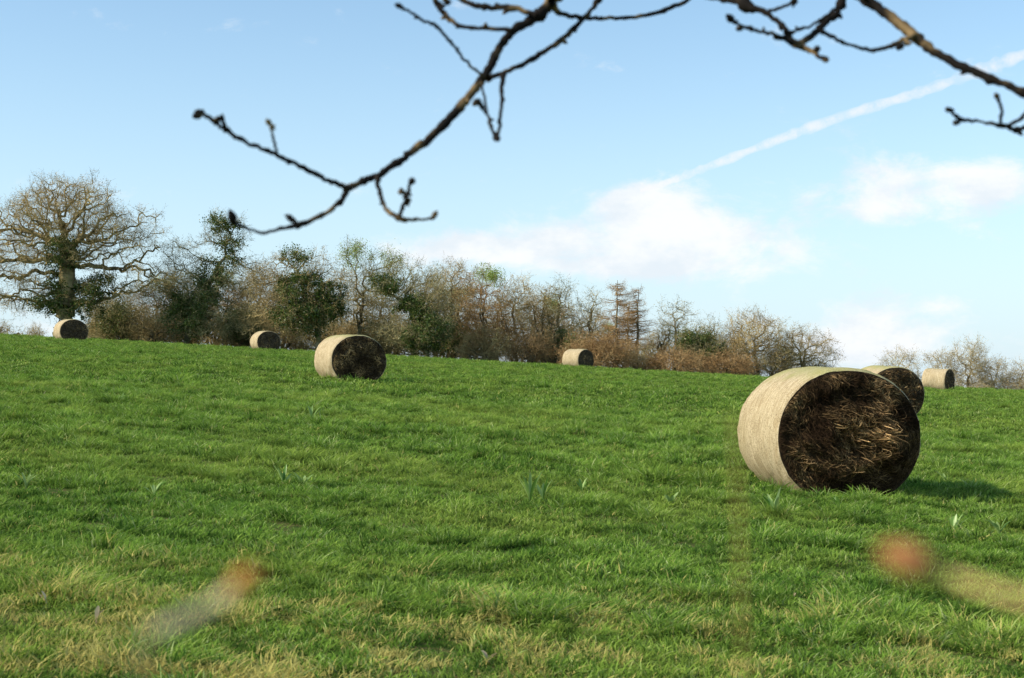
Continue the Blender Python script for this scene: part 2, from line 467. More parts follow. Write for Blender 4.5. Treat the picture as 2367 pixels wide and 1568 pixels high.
def radii(nodes, par, r0, e=2.25):
    acc = np.zeros(len(nodes)); rad = np.zeros(len(nodes))
    for i in range(len(nodes)-1, -1, -1):
        rad[i] = r0 if acc[i] == 0 else acc[i]**(1/e)
        if par[i] >= 0: acc[par[i]] += rad[i]**e
    if rad.max() < .10: rad = r0+(rad-r0)*(.10-r0)/max(rad.max()-r0, 1e-3)
    return rad
def prisms(a, b, ra, rb, ns=5):
    d = norm(b-a); ref = np.where(abs(d[:, 2:3]) > .9, np.array([[1., 0, 0]]), np.array([[0, 0, 1.]]))
    u = norm(np.cross(d, ref)); v = np.cross(d, u)
    t = np.linspace(0, 2*np.pi, ns, endpoint=False)
    ring = u[:, None]*np.cos(t)[None, :, None]+v[:, None]*np.sin(t)[None, :, None]
    V = np.concatenate([a[:, None]+ring*ra[:, None, None], b[:, None]+ring*rb[:, None, None]], 1)
    o = (np.arange(len(a))*2*ns)[:, None]; k = np.arange(ns); k2 = (k+1) % ns
    Q = (o[:, :, None]+np.stack([k, k2, k2+ns, k+ns], -1)[None]).reshape(-1, 4)
    return V.reshape(-1, 3), Q
def spray_geo(p, d, sc, r):
    Vs = []
    which = r.integers(0, len(SPR), len(p))
    for w in range(len(SPR)):
        m_ = which == w
        if not m_.any(): continue
        z = norm(d[m_]); x = norm(np.cross(z, r.normal(size=z.shape))); y = np.cross(z, x)
        R = np.stack([x, y, z], -1)
        T = SPR[w].reshape(-1, 3)
        Vs.append((p[m_][:, None]+np.einsum('nij,kj->nki', R, T)*sc[m_][:, None, None]).reshape(-1, 3))
    V = np.concatenate(Vs); return V, np.arange(len(V)).reshape(-1, 3)
def leaves_geo(c, size, r):
    n = len(c); u = norm(r.normal(size=(n, 3))); v = norm(np.cross(u, r.normal(size=(n, 3))))
    s = (size*r.uniform(.6, 1.3, n))[:, None]
    V = np.stack([c-u*s, c-v*s*.75, c+u*s, c+v*s*.75], 1).reshape(-1, 3)
    return V, np.arange(4*n).reshape(-1, 4), np.repeat(r.uniform(0, 1, n), 4)
def tree(name, label, Y, trunk, lobes, twig, seed, dens=3.0, D=.30, dk=.42, r0=.016, nspr=4, spl=.72, ivy=None, ivyn=9000, spring=None, jit=.40, up=.05,
         category='tree', multi=0, e=2.15, limb=None):
    r = np.random.default_rng(seed)
    tw = [P(x, y, Y) for x, y in trunk]
    g0 = tw[0].copy(); g0[2] = float(gz(g0[0], g0[1]))-.15
    if tw[0][2] < g0[2]+.3: tw[0] = g0
    else: tw.insert(0, g0)
    base = tw[0].copy()
    trunks = [np.array(tw)]
    for k in range(multi):
        off = np.array([r.normal(0, .5), r.normal(0, .5), 0])
        trunks.append(np.array([tw[0]+off*.1]+[t+off*(.6+.5*i_) for i_, t in enumerate(tw[1:])]))
    att = lobes_pts(lobes, dens, Y, r)
    att = att[att[:, 2] > base[2]+.2]
    nodes, par = grow(att, trunks, D, dk, r, jit, up)
    rad = radii(nodes, par, r0, e)
    root = add(name, None, loc=base, label=label, category=category)
    ch = np.where(par >= 0)[0]; a = nodes[par[ch]]; b_ = nodes[ch]; rb = rad[ch]; ra = np.minimum(rad[par[ch]], rb*1.7+.01)
    big = rb > min(.045, rb.max()*.4)
    V, Q = prisms(a[big]-base, b_[big]-base, ra[big], rb[big], 7)
    add('trunk', mesh_np('trunk', V, [Q], limb or bark, True), root)
    V, Q = prisms(a[~big]-base, b_[~big]-base, ra[~big], rb[~big], 4)
    dirs = norm(b_-a); fine = rb < .045
    p = np.repeat(b_[fine], nspr, 0); d = np.repeat(dirs[fine], nspr, 0)+r.normal(0, .65, (fine.sum()*nspr, 3))+np.array([0, 0, .15])
    sc = spl*r.uniform(.5, 1.2, len(p))
    V2, T2 = spray_geo(p-base, d, sc, r)
    add('crown', mesh_np('crown', np.concatenate([V, V2]), [Q, T2+len(V)], twig), root)
    def near(lbs, n, spread, size, loose=8):
        s = Y/F; ctr = []
        for lb in lbs:
            c = P(lb[0], lb[1], Y); rx, ry = lb[2]*s, lb[3]*s
            q = ((nodes[:, 0]-c[0])/rx)**2+((nodes[:, 2]-c[2])/ry)**2
            ctr.append(nodes[np.where(q < 1.1)[0]])
            if loose:
                dd = norm(r.normal(size=(loose, 3)))*r.uniform(.3, 1, (loose, 1)); ctr.append(c+dd*np.array([rx, rx, ry]))
        ctr = np.concatenate(ctr)
        ctr = ctr[r.uniform(0, 1, len(ctr)) < .7]
        csz = r.uniform(.3, 1.5, len(ctr)); idx = r.integers(0, len(ctr), n)
        pos = ctr[idx]+np.clip(r.normal(0, 1, (n, 3)), -2, 2)*spread*csz[idx][:, None]
        return leaves_geo(pos-base, np.full(n, size), r)
    if ivy:
        V, Q, rn = near(ivy, int(ivyn*1.7), .23, .055)
        add('ivy', mesh_np('ivy', V, [Q], ivy_mat, False, dict(rnd=rn)), root)
    if spring:
        V, Q, rn = near(spring, 2400, .32, .045, 0)
        add('spring_foliage', mesh_np('spring_foliage', V, [Q], spring_mat, False, dict(rnd=rn)), root)
    return root

oak_limb = wood_mat('oak_bark', (.10, .078, .038), (.38, .30, .14), 1.0)
tree('oak_tree', 'large spreading bare oak with ivy on its trunk', 96,
     [(146, 800), (150, 740), (156, 680), (158, 620), (150, 560)],
     [(150, 520, 175, 95), (60, 590, 120, 105), (245, 560, 90, 90), (340, 545, 55, 55), (150, 455, 115, 48), (20, 690, 110, 30), (345, 655, 105, 40), (230, 690, 90, 40), (-50, 600, 80, 90), (100, 690, 90, 40)],
     tw_tan, 1, dens=1.5, D=.36, dk=.5, nspr=6, r0=.025, spl=.7, jit=.55, ivy=[(150, 650, 34, 90), (190, 665, 65, 38), (120, 730, 55, 50), (160, 590, 22, 30), (250, 650, 45, 14), (170, 740, 65, 40)], ivyn=16000, e=1.93, limb=oak_limb)
tree('ivy_clad_tree', 'leaning bare tree with ivy climbing to its top', 98,
     [(430, 800), (440, 740), (478, 665), (520, 600), (532, 540)],
     [(520, 540, 60, 50), (420, 600, 65, 55), (460, 670, 100, 60), (560, 640, 65, 60), (390, 690, 70, 50), (470, 735, 110, 50)],
     tw_grey, 2, dens=3.0, ivy=[(535, 565, 24, 60), (505, 515, 42, 17), (430, 745, 50, 55), (490, 640, 30, 45), (460, 700, 55, 25)], ivyn=16000)
tree('ivy_clad_tree', 'broad tree with dark ivy over trunk and crown', 97,
     [(738, 812), (732, 745), (705, 690), (688, 630)],
     [(690, 625, 85, 50), (625, 680, 65, 75), (760, 690, 50, 65), (680, 720, 95, 65), (600, 740, 60, 50)],
     tw_tan, 3, dens=3.2, ivy=[(688, 582, 46, 22), (700, 670, 55, 38), (752, 745, 42, 50), (772, 690, 30, 48), (690, 730, 55, 30)], ivyn=19000)
tree('budding_tree', 'slender tree with pale green spring leaves on top', 101,
     [(832, 822), (835, 740), (840, 690), (842, 640)],
     [(825, 600, 48, 50), (905, 610, 38, 40), (860, 680, 75, 75), (860, 750, 75, 50)],
     tw_grey, 4, dens=3.0, spring=[(820, 580, 45, 34), (912, 588, 30, 26)], multi=1)
tree('ivy_clad_tree', 'leaning tree with ivy along its sloping trunk', 97,
     [(990, 830), (975, 765), (935, 705), (880, 655)],
     [(880, 640, 62, 40), (935, 660, 75, 60), (1000, 705, 60, 90), (960, 770, 90, 45)],
     tw_grey, 5, dens=3.2, ivy=[(895, 660, 45, 18), (945, 710, 42, 22), (985, 775, 48, 50)], ivyn=11000)
def thin(x, top, rx, seed, twig, Y=102, name='bare_tree', label='bare woodland tree with dense brown twigs', dens=3.2, multi=2, **k):
    by = 838+(x-1183)*.058; h = by-top; cy = top+h*.42
    return tree(name, label, Y, [(x, by+4), (x+2, by-h*.3), (x-3, by-h*.5), (x, by-h*.65)],
         [(x, cy, rx, h*.42), (x+rx*.2, cy+h*.3, rx*1.1, h*.25)], twig, seed, dens=dens, multi=multi, **k)
thin(1045, 598, 72, 6, tw_tan, ivy=[(1040, 780, 45, 35)], ivyn=2500)
thin(1120, 618, 66, 7, tw_red, Y=100, spring=[(1140, 632, 26, 12)])
thin(1190, 632, 62, 8, tw_tan)
thin(1255, 655, 40, 9, tw_tan, dens=2.8, multi=1)
thin(1292, 634, 40, 10, tw_grey, dens=2.6, multi=1, ivy=[(1296, 790, 10, 28)], ivyn=700)
thin(1368, 658, 42, 12, tw_grey, dens=2.0, multi=1, nspr=3, label='slender bare tree with open twiggy crown')
thin(1560, 682, 56, 13, tw_grey, dens=2.0, multi=0, nspr=3, label='slender bare tree with open twiggy crown')
thin(1640, 728, 40, 14, tw_grey, dens=2.4, multi=0, nspr=3, label='slender bare tree with open twiggy crown')
tree('bare_tree', 'rounded bare tree at the hedgerow edge', 101, [(1748, 880), (1745, 830), (1742, 790)],
     [(1742, 775, 74, 54), (1725, 820, 80, 50), (1790, 820, 60, 44)], tw_tan, 15, dens=5.5, dk=.34, nspr=5, multi=1)
tree('bare_tree', 'low spreading bare tree with fine twigs', 102, [(1862, 885), (1862, 840), (1860, 810)],
     [(1855, 805, 65, 50), (1900, 825, 45, 42), (1815, 830, 45, 44)], tw_tan, 16, dens=5, dk=.36, spl=.65, nspr=5, multi=1)
for x, top, rx, s in ((2078, 800, 46, 17), (2175, 815, 38, 18), (2240, 790, 52, 19), (2300, 830, 45, 20), (2358, 842, 40, 21), (2420, 835, 45, 22)):
    by = 925
    tree('bare_tree', 'pale distant bare tree beyond the brow', 135, [(x, by+10), (x, by-40), (x+2, by-(by-top)*.6)],
         [(x, (top+by)/2-15, rx, (by-top)*.4), (x+8, by-30, rx*1.4, 34)], tw_pale, s, dens=2.0, dk=.45, D=.35, nspr=6, spl=.85, multi=1)

# shrubs
def shrub(x, cy, rx, ry, twig, seed, Y=99, label='dense bare shrub at the field edge', **k):
    by = 838+(x-1183)*.058+6
    return tree('shrub', label, Y, [(x, by), (x+3, cy+ry*.4)], [(x, cy, rx, ry), (x, cy+ry*.4, rx*1.1, ry*.6)], twig, seed, category='shrub', multi=5, D=.25, dk=.28, **k)
shrub(1385, 815, 84, 36, tw_red, 40, Y=96, dens=8, nspr=5, label='dense reddish brown thicket')
shrub(1340, 800, 40, 28, tw_red, 41, Y=98, dens=7, ivy=[(1330, 800, 25, 20)], ivyn=1500)
shrub(1480, 835, 50, 30, tw_grey, 42, Y=98, dens=7, nspr=5)
shrub(1560, 840, 66, 30, tw_red, 43, Y=96, dens=8, nspr=5, label='dense reddish brown thicket')
shrub(1615, 800, 64, 44, tw_grey, 44, Y=99, dens=6, nspr=5, ivy=[(1605, 790, 42, 20), (1660, 812, 40, 14)], ivyn=6500, label='shrub with green ivy leaves')
shrub(1680, 845, 66, 32, tw_red, 45, Y=97, dens=7, nspr=5)
shrub(1530, 795, 38, 45, tw_tan, 46, Y=101, dens=5)
shrub(40, 785, 60, 22, tw_tan, 47, Y=100, dens=4)
shrub(280, 745, 75, 50, tw_grey, 48, Y=103, dens=4, ivy=[(270, 740, 30, 35)], ivyn=2800)
S1 = shrub(360, 760, 50, 40, tw_tan, 49, Y=101, dens=4)
shrub(560, 765, 60, 45, tw_grey, 50, Y=102, dens=4.5, ivy=[(560, 740, 40, 45)], ivyn=4500)
S2 = shrub(860, 790, 60, 42, tw_grey, 51, Y=103, dens=4)
S3 = shrub(1120, 795, 60, 40, tw_tan, 52, Y=99, dens=4)
shrub(1225, 800, 50, 42, tw_red, 53, Y=100, dens=4.5)
shrub(650, 785, 45, 30, tw_red, 54, Y=101, dens=4.5)
# woodland behind: copies of built trees, each an object of its own
def copy_thing(src, dx, dy, s, rz, lab, grp, cat):
    c = src.copy(); scene.collection.objects.link(c)
    c.location = src.location+Vector((dx, dy, 0)); c.location.z = float(gz(c.location.x, c.location.y))-.15
    c.scale = (s, s, s); c.rotation_euler = (0, 0, rz)
    c['label'] = lab; c['group'] = grp; c['category'] = cat
    for ch in src.children:
        k = ch.copy(); scene.collection.objects.link(k); k.parent = c
    return c
bpy.context.view_layer.update()
def find(lbl): return [o for o in scene.objects if o.parent is None and o.get('label') == lbl]
srcs = find('bare woodland tree with dense brown twigs')
def at_px(src, px, Y, s, rz, *a):
    x = (px-CX)/F*Y
    copy_thing(src, x-src.location.x, Y-src.location.y, s, rz, *a)
k = 0
for px, Y, s in ((300, 112, .62), (365, 110, .8), (410, 113, .8), (455, 114, .85), (520, 111, .9), (560, 113, .85), (600, 112, .95), (655, 116, .9), (735, 115, .9), (790, 112, .95), (880, 114, .9), (950, 112, 1.0), (1010, 113, .95), (1075, 115, .95), (1150, 112, .9), (1235, 114, .85), (1275, 110, .82), (1320, 112, .8), (1370, 113, .68), (1405, 116, .62), (1510, 112, .55), (230, 114, .6), (1600, 114, .5), (1655, 113, .52), (1700, 114, .5), (1810, 112, .42)):
    at_px(srcs[k % 3], px, Y, s, k*1.3, 'bare woodland tree standing behind the hedgerow', 'woodland trees behind the hedgerow', 'tree'); k += 1
for px in [-20, 70, 200]+list(range(250, 1300, 60))+[1300, 1445, 1500, 1590, 1640, 1710, 1780, 1840, 1890]:
    at_px((S1, S2, S3)[k % 3], px+rng.uniform(-15, 15), 103+rng.uniform(0, 5), (rng.uniform(.45, .6) if px < 210 else rng.uniform(.7, 1.3)) if px < 1310 else rng.uniform(.55, .85), k*1.7, 'tangled bare undergrowth shrub beneath the trees', 'undergrowth shrubs beneath the trees', 'shrub'); k += 1

# larches
def larch(x, top, Y, seed):
    r = np.random.default_rng(seed); by = 838+(x-1183)*.058+5
    base = P(x, by, Y); base[2] = float(gz(base[0], base[1]))-.15; tp = P(x+3, top, Y); H = tp[2]-base[2]
    root = add('larch_tree', None, loc=base, label='bare larch with straight trunk and horizontal branches', category='tree')
    n = 14; zs = np.linspace(0, H, n+1); c = np.stack([np.linspace(0, tp[0]-base[0], n+1)+r.normal(0, .03, n+1), np.zeros(n+1), zs], -1)
    rad = .13*(1-zs/H)+.015
    V, Q = prisms(c[:-1], c[1:], rad[:-1], rad[1:], 7)
    add('trunk', mesh_np('trunk', V, [Q], bark, True), root)
    A = []; B = []; RA = []
    for i in range(90):
        t = 1-r.uniform(.02, .80)**.9; z = H*t; ln = (.35+(1-t)**.6*1.7)*r.uniform(.35, 1.2); az = r.uniform(0, 6.28)
        q = np.array([0, 0, z]); K = 6
        for s in range(K):
            e = q+np.array([math.cos(az), math.sin(az), -.30+.13*s+r.normal(0, .1)])*ln/K
            A.append(q); B.append(e); RA.append(.022*(1-s/K)+.008); q = e; az += r.normal(0, .14)
    A, B, RA = map(np.array, (A, B, RA))
    V, Q = prisms(A, B, RA, RA*.8, 4)
    d = norm(B-A); p = np.repeat(B, 3, 0); dd = np.repeat(d, 3, 0)+r.normal(0, .5, (len(p), 3))+np.array([0, 0, -.2])
    V2, T2 = spray_geo(p, dd, r.uniform(.2, .5, len(p)), r)
    add('crown', mesh_np('crown', np.concatenate([V, V2]), [Q, T2+len(V)], tw_red), root)
larch(1424, 648, 99, 71); larch(1472, 664, 100, 72); larch(1450, 700, 103, 73)

# ---------- foreground branches ----------
fb = wood_mat('twig_bark', (.014, .011, .009), (.30, .20, .095), 16, bump=.002, lo=.50, hi=.75)  # near-black and tan noise paints shaded and sunlit patches onto the bark
def tube(pl, D_, r, bud=True, sides=8):
    pl = [tuple(p) if len(p) == 3 else (p[0], p[1], None) for p in pl]
    w = []; lw = 10
    for p in pl: lw = p[2] if p[2] else lw; w.append(lw)
    xy = np.array([(p[0], p[1]) for p in pl], float); w = np.array(w, float)*.84
    T = np.linspace(0, len(pl)-1, (len(pl)-1)*7+1)
    def cr(v):
        o_ = []
        for tt in T:
            i = min(int(tt), len(v)-2); f = tt-i
            p0, p1, p2, p3 = v[max(i-1, 0)], v[i], v[i+1], v[min(i+2, len(v)-1)]
            o_.append(.5*((2*p1)+(-p0+p2)*f+(2*p0-5*p1+4*p2-p3)*f*f+(-p0+3*p1-3*p2+p3)*f**3))
        return np.array(o_)
    XY = cr(xy); W = cr(w)*(1+.10*r.normal(size=len(T)))
    W *= 1+.45*np.exp(-((T-np.round(T))/.12)**2)*(r.uniform(0, 1, len(pl))[np.round(T).astype(int)])
    XY = XY+r.normal(0, 1.3, XY.shape)
    D0, D1 = D_
    Ys = np.linspace(D0, D1, len(T))
    C = np.array([P(x, y, yy) for (x, y), yy in zip(XY, Ys)]); Rr = W/2*Ys/F
    d = norm(np.gradient(C, axis=0)); u = norm(np.cross(d, np.array([0, 1., 0]))); v = np.cross(d, u)
    a = np.linspace(0, 2*np.pi, sides, endpoint=False)
    V = (C[:, None]+(u[:, None]*np.cos(a)[None, :, None]+v[:, None]*np.sin(a)[None, :, None])*Rr[:, None, None])
    V = V.reshape(-1, 3); n = len(T)
    i = (np.arange(n-1)*sides)[:, None]; j = np.arange(sides)[None]; j2 = (j+1) % sides
    Q = np.stack([i+j, i+j2, i+sides+j2, i+sides+j], -1).reshape(-1, 4)
    parts = [(V, Q)]
    if bud:
        for (tt, s_) in [(n-1, 1.4), (n-3, 1.0)]+[(int(r.uniform(.2, .98)*n), .8) for _ in range(4)]:
            tt = max(min(tt, n-1), 0)
            dd = norm(d[tt]+(1.1*r.normal(size=3) if s_ < 1 else 0)); parts.append(budgeo(C[tt]+dd*Rr[tt]*.8, dd, min(max(Rr[tt], .0028), .0045)*s_, r))
    return parts
def budgeo(c, d, s, r):
    u = norm(np.cross(d, np.array([.1, 1., .2]))); v = np.cross(d, u); rows = []; ns = 7
    prof_ = [(-.9, .3), (-.3, 1.0), (.6, 1.15), (1.6, .8), (2.4, .3), (2.8, .02)]
    a = np.linspace(0, 2*np.pi, ns, endpoint=False)
    for z, k in prof_:
        rows.append(c+d*z*s+(u[None]*np.cos(a)[:, None]+v[None]*np.sin(a)[:, None])*k*s)
    V = np.concatenate(rows); i = (np.arange(len(prof_)-1)*ns)[:, None]; j = np.arange(ns)[None]; j2 = (j+1) % ns
    return V, np.stack([i+j, i+j2, i+ns+j2, i+ns+j], -1).reshape(-1, 4)
def joinparts(parts):
    V = []; Q = []; o = 0
    for v, q in parts: V.append(v); Q.append(q+o); o += len(v)
    return np.concatenate(V), np.concatenate(Q)
r = np.random.default_rng(5)
LB = [
 ([(1400, -200, 40), (1330, -90, 38), (1285, -10, 38), (1245, 35, 32), (1200, 62, 26), (1165, 95, 24), (1140, 140, 24), (1115, 182, 25), (1075, 235, 24), (1030, 285, 23), (975, 335, 22), (920, 375, 20), (875, 405, 21), (840, 420, 19), (806, 437, 20), (785, 468, 14), (740, 500, 13), (690, 520, 16), (650, 528, 10), (610, 538, 8), (565, 527, 8), (540, 512, 14)], (2.3, 2.1)),
 ([(808, 437, 16), (760, 418, 13), (710, 392, 13), (660, 368, 13), (620, 350, 12), (560, 325, 12), (525, 302, 14), (490, 278, 11), (464, 258, 12)], (2.15, 2.0)),
 ([(640, 358, 9), (632, 322, 8), (625, 288, 8)], (2.07, 2.0)),
 ([(530, 305, 9), (518, 288, 9), (510, 272, 9)], (2.02, 2.0)),
 ([(690, 520, 9), (678, 508, 9), (668, 498, 8)], (2.1, 2.1)),
 ([(872, 408, 14), (878, 450, 12), (895, 485, 12), (922, 504, 14), (960, 508, 8), (1003, 505, 8)], (2.17, 2.1)),
 ([(922, 503, 12), (930, 482, 10), (940, 455, 10), (950, 418, 9)], (2.13, 2.05)),
 ([(928, 480, 7), (943, 468, 7)], (2.12, 2.1)), ([(938, 458, 7), (928, 440, 7)], (2.12, 2.1)),
 ([(1128, 182, 16), (1170, 166, 14), (1230, 137, 14), (1290, 98, 14), (1340, 52, 14), (1385, 0, 14), (1420, -90, 16)], (2.2, 2.35)),
 ([(1162, 172, 15), (1159, 230, 10), (1156, 285, 9), (1150, 318, 10)], (2.2, 2.1)),
 ([(1112, 192, 7), (1122, 240, 7), (1135, 292, 9), (1148, 312, 8)], (2.2, 2.12)),
 ([(1122, 262, 7), (1112, 245, 9), (1106, 232, 9)], (2.15, 2.12)),
 ([(1118, 178, 9), (1080, 145, 8), (1040, 97, 8), (1008, 62, 10), (960, 37, 8), (928, 15, 8)], (2.2, 2.1)),
 ([(1185, 70, 13), (1120, 66, 12), (1070, 62, 12), (1040, 45, 12), (1012, 12, 14), (980, -40, 14)], (2.22, 2.3)),
 ([(1240, 35, 14), (1180, 18, 16), (1120, 16, 17), (1070, 2, 12), (1010, -40, 12)], (2.25, 2.3)),
 ([(1275, 0, 22), (1290, 28, 16), (1340, 40, 12), (1400, 43, 11), (1480, 38, 11), (1560, 15, 12), (1620, -20, 12)], (2.25, 2.6)),
 ([(1040, 45, 8), (1020, 25, 8), (1035, 5, 8)], (2.2, 2.2)),
]
RB = [
 ([(1900, -160, 34), (1960, -40, 32), (2005, 2, 30), (2060, 40, 28), (2110, 80, 31), (2160, 120, 26), (2220, 152, 24), (2290, 182, 23), (2367, 215, 22), (2460, 255, 22)], (2.3, 2.1)),
 ([(1960, -70, 26), (1943, 12, 24), (1905, 55, 20), (1870, 88, 20), (1850, 104, 18), (1880, 122, 12), (1903, 136, 10)], (2.3, 2.15)),
 ([(1852, 102, 16), (1828, 98, 15), (1798, 82, 12), (1740, 70, 10), (1692, 50, 9)], (2.2, 2.1)),
 ([(1690, -60, 26), (1722, 8, 32), (1770, 30, 14), (1808, 60, 16), (1833, 96, 14)], (2.3, 2.2)),
 ([(1722, 8, 18), (1680, 2, 12), (1620, -12, 12), (1560, -40, 12)], (2.3, 2.4)),
 ([(1935, 15, 9), (1895, 48, 8), (1850, 70, 8), (1818, 76, 9)], (2.25, 2.2)),
 ([(1770, 28, 9), (1800, 20, 9), (1835, 5, 9)], (2.25, 2.2)),
 ([(1870, 120, 9), (1888, 112, 9)], (2.2, 2.15)),
 ([(1745, 72, 8), (1728, 62, 8), (1712, 66, 7)], (2.2, 2.15)),
 ([(2112, 82, 16), (2060, 106, 12), (2010, 116, 11), (1950, 98, 10), (1905, 75, 9)], (2.2, 2.15)),
 ([(2085, 92, 9), (2100, 100, 9), (2078, 108, 8)], (2.2, 2.15)),
 ([(2460, 330, 14), (2400, 290, 13), (2350, 300, 13), (2318, 290, 13), (2270, 282, 9), (2222, 276, 11), (2195, 256, 9)], (2.15, 2.05)),
 ([(2312, 290, 10), (2316, 262, 8), (2306, 228, 8)], (2.1, 2.05)),
 ([(2330, 292, 11), (2355, 276, 10), (2385, 250, 10), (2440, 235, 14)], (2.12, 2.12)),
 ([(2222, 276, 8), (2212, 284, 8)], (2.1, 2.05)),
]
for nm, LL, lab in (('oak_branch', LB, 'dark bare overhanging branch curving down with budding twigs'), ('oak_branch', RB, 'thick dark bare branch with knobbly side twigs')):
    parts = []
    for pl, dd in LL: parts += tube(pl, dd, r)
    V, Q = joinparts(parts)
    add(nm, mesh_np(nm, V, [Q], fb, True), label=lab, category='branch')

# hedge shoots close by, rising from the ground
def shoot(pl, wr, wr2, foot, tipcol, tipr, label, stemcol, tk=(2.5, 4)):
    ptsw = [P(x, y, Y) for x, y, Y in pl]+[np.array(foot)]
    ptsw[-1][2] = float(gz(foot[0], foot[1]))-.02
    mid = (ptsw[-1]+ptsw[-2])/2+np.array([0, .02, -.05]); ptsw.insert(-1, mid)
    C = np.array(ptsw); t = np.linspace(0, len(C)-1, 60)
    C = np.stack([np.interp(t, np.arange(len(C)), C[:, k]) for k in range(3)], -1)
    rad = np.interp(t, [0, tk[0], tk[1], t[-1]], [wr, wr, wr2, wr2])
    V, Q = prisms(C[:-1], C[1:], rad[:-1], rad[1:], 8)
    sm = wood_mat('shoot_bark', tuple(.8*c for c in stemcol), stemcol, 40)
    root = add('hedge_shoot', None, loc=tuple(C[-1]), label=label, category='shoot')
    add('stem', mesh_np('stem', V-C[-1], [Q], sm, True), root)
    if tipr:
        tm = wood_mat('bud_scale', tuple(.7*c for c in tipcol), tipcol, 60)
        d = norm(C[0]-C[4]); bv, bq = budgeo(C[0]-C[-1], d, tipr, r)
        add('bud', mesh_np('bud', bv, [bq], tm, True), root)
shoot([(2125, 1305, .29), (2200, 1335, .29), (2290, 1365, .28), (2420, 1400, .27), (2700, 1500, .25)], .0010, .0010, (.52, .38, 0), (.62, .27, .10), .0034, 'hedge shoot with a reddish swollen bud', (.55, .38, .15))
shoot([(555, 1352, .30), (500, 1395, .30), (430, 1430, .29), (340, 1465, .28), (300, 1660, .28)], .0013, .0002, (-.10, .34, 0), (.60, .27, .07), .0022, 'cream hedge shoot with a brown bud', (.95, .72, .40), (2.6, 3.1))
shoot([(1697, 960, .4), (1708, 1150, .4), (1714, 1400, .4), (1722, 1700, .4)], .0005, .0006, (.09, .45, 0), (.3, .3, .1), 0, 'thin olive hedge stem', (.40, .30, .08))

# ---------- small field plants ----------
dockm = leaf_mat('dock_leaf', (.11, .24, .03), (.46, .58, .22), .3, .02)
def dock(px, py, Y, seed, n=7, h=.2, mat=None, name='dock_plant', lab='broad-leaved dock plant in the grass', wd=.03):
    r_ = np.random.default_rng(seed); V = []; Q = []; rn = []
    for k in range(n):
        az = r_.uniform(0, 6.28); ln = h*r_.uniform(.7, 1.2); tl = r_.uniform(.2, .8); o = len(V)
        d = np.array([math.cos(az), math.sin(az), 0]); s_ = np.array([-d[1], d[0], 0])
        for t, w in ((0, .15), (.3, .7), (.6, 1), (.85, .6), (1, .05)):
            c = d*ln*t**1.4*tl+np.array([0, 0, ln*t*(1-.3*tl*t)])
            V += [c-s_*w*wd+[0, 0, .01*w], c, c+s_*w*wd+[0, 0, .01*w]]
        for i in range(4):
            a = o+i*3; Q += [[a, a+1, a+4, a+3], [a+1, a+2, a+5, a+4]]
        rn += [r_.uniform(0, 1)]*15
    p = P(px, py, Y); p[2] = float(gz(p[0], p[1]))
    add(name, mesh_np(name, np.array(V), [np.array(Q)], mat or dockm, True, dict(rnd=rn)), loc=p, label=lab, category='plant', group='small plants in the grass')
def gY(px, py):  # depth where the sight line meets the pasture
    lo, hi = 3., 90.
    for _ in range(40):
        mid = (lo+hi)/2; q = P(px, py, mid)
        if q[2] > float(gz(q[0], q[1])): lo = mid
        else: hi = mid
    return lo
dk_list = [(1225, 1165, .30), (1255, 1160, .22), (1790, 1195, .24), (2205, 1237, .20), (655, 1125, .20), (720, 975, .26), (1345, 1140, .17), (700, 1130, .18), (1550, 1175, .16), (280, 935, .22), (2185, 1120, .18), (355, 1150, .15), (1940, 1180, .16), (2310, 1240, .16), (60, 1130, .15)]
for k, (x, y, h) in enumerate(dk_list):
    dock(x, y, gY(x, y), 300+k, h=h, wd=.017 if h > .15 else .012)
dead = leaf_mat('dead_leaf', (.45, .31, .16), (.70, .58, .40), .2, 0)
for k, (x, y) in enumerate([(110, 1405), (222, 1445), (1830, 1395), (1130, 1535), (100, 915), (1190, 1025), (1120, 1010)]):
    dock(x, y, gY(x, y), 500+k, n=2, h=.08, mat=dead, name='fallen_leaf', lab='pale dead leaf lying in the grass', wd=.012)

# ---------- contrail ----------
ctr = [(1480, 442, 8), (1530, 426, 14), (1640, 385, 17), (1800, 322, 20), (1950, 268, 22), (2100, 222, 24), (2250, 170, 26), (2367, 126, 26), (2500, 80, 28), (2800, -40, 30)]
Yc = 3000
C = np.array([P(x, y, Yc) for x, y, w in ctr]); W = np.array([w for *_, w in ctr])
t = np.linspace(0, len(ctr)-1, 90); C = np.stack([np.interp(t, np.arange(len(ctr)), C[:, k]) for k in range(3)], -1); W = np.interp(t, np.arange(len(ctr)), W)
rr = W/2*Yc/F*(1.2+.2*r.normal(size=90))
d = norm(np.gradient(C, axis=0)); u = norm(np.cross(d, np.array([0, 1., 0]))); v = np.cross(d, u)
a = np.linspace(0, 2*np.pi, 20, endpoint=False)
V = (C[:, None]+(u[:, None]*np.cos(a)[None, :, None]+v[:, None]*np.sin(a)[None, :, None])*rr[:, None, None]).reshape(-1, 3)
i = (np.arange(89)*20)[:, None]; j = np.arange(20)[None]; j2 = (j+1) % 20
Q = np.stack([i+j, i+j2, i+20+j2, i+20+j], -1).reshape(-1, 4)
m, nt, N, L = newmat('ice_trail')
lw = N.new('ShaderNodeLayerWeight'); lw.inputs[0].default_value = .5
pos = N.new('ShaderNodeNewGeometry').outputs['Position']
fac = nmath(nt, 'POWER', nmath(nt, 'SUBTRACT', 1.0, lw.outputs['Facing']), 1.7)
fac = nmath(nt, 'MULTIPLY', fac, nmath(nt, 'MULTIPLY_ADD', nramp(nt, nnoise(nt, pos, .018, 7, .74), .38, .62), .44, .13))
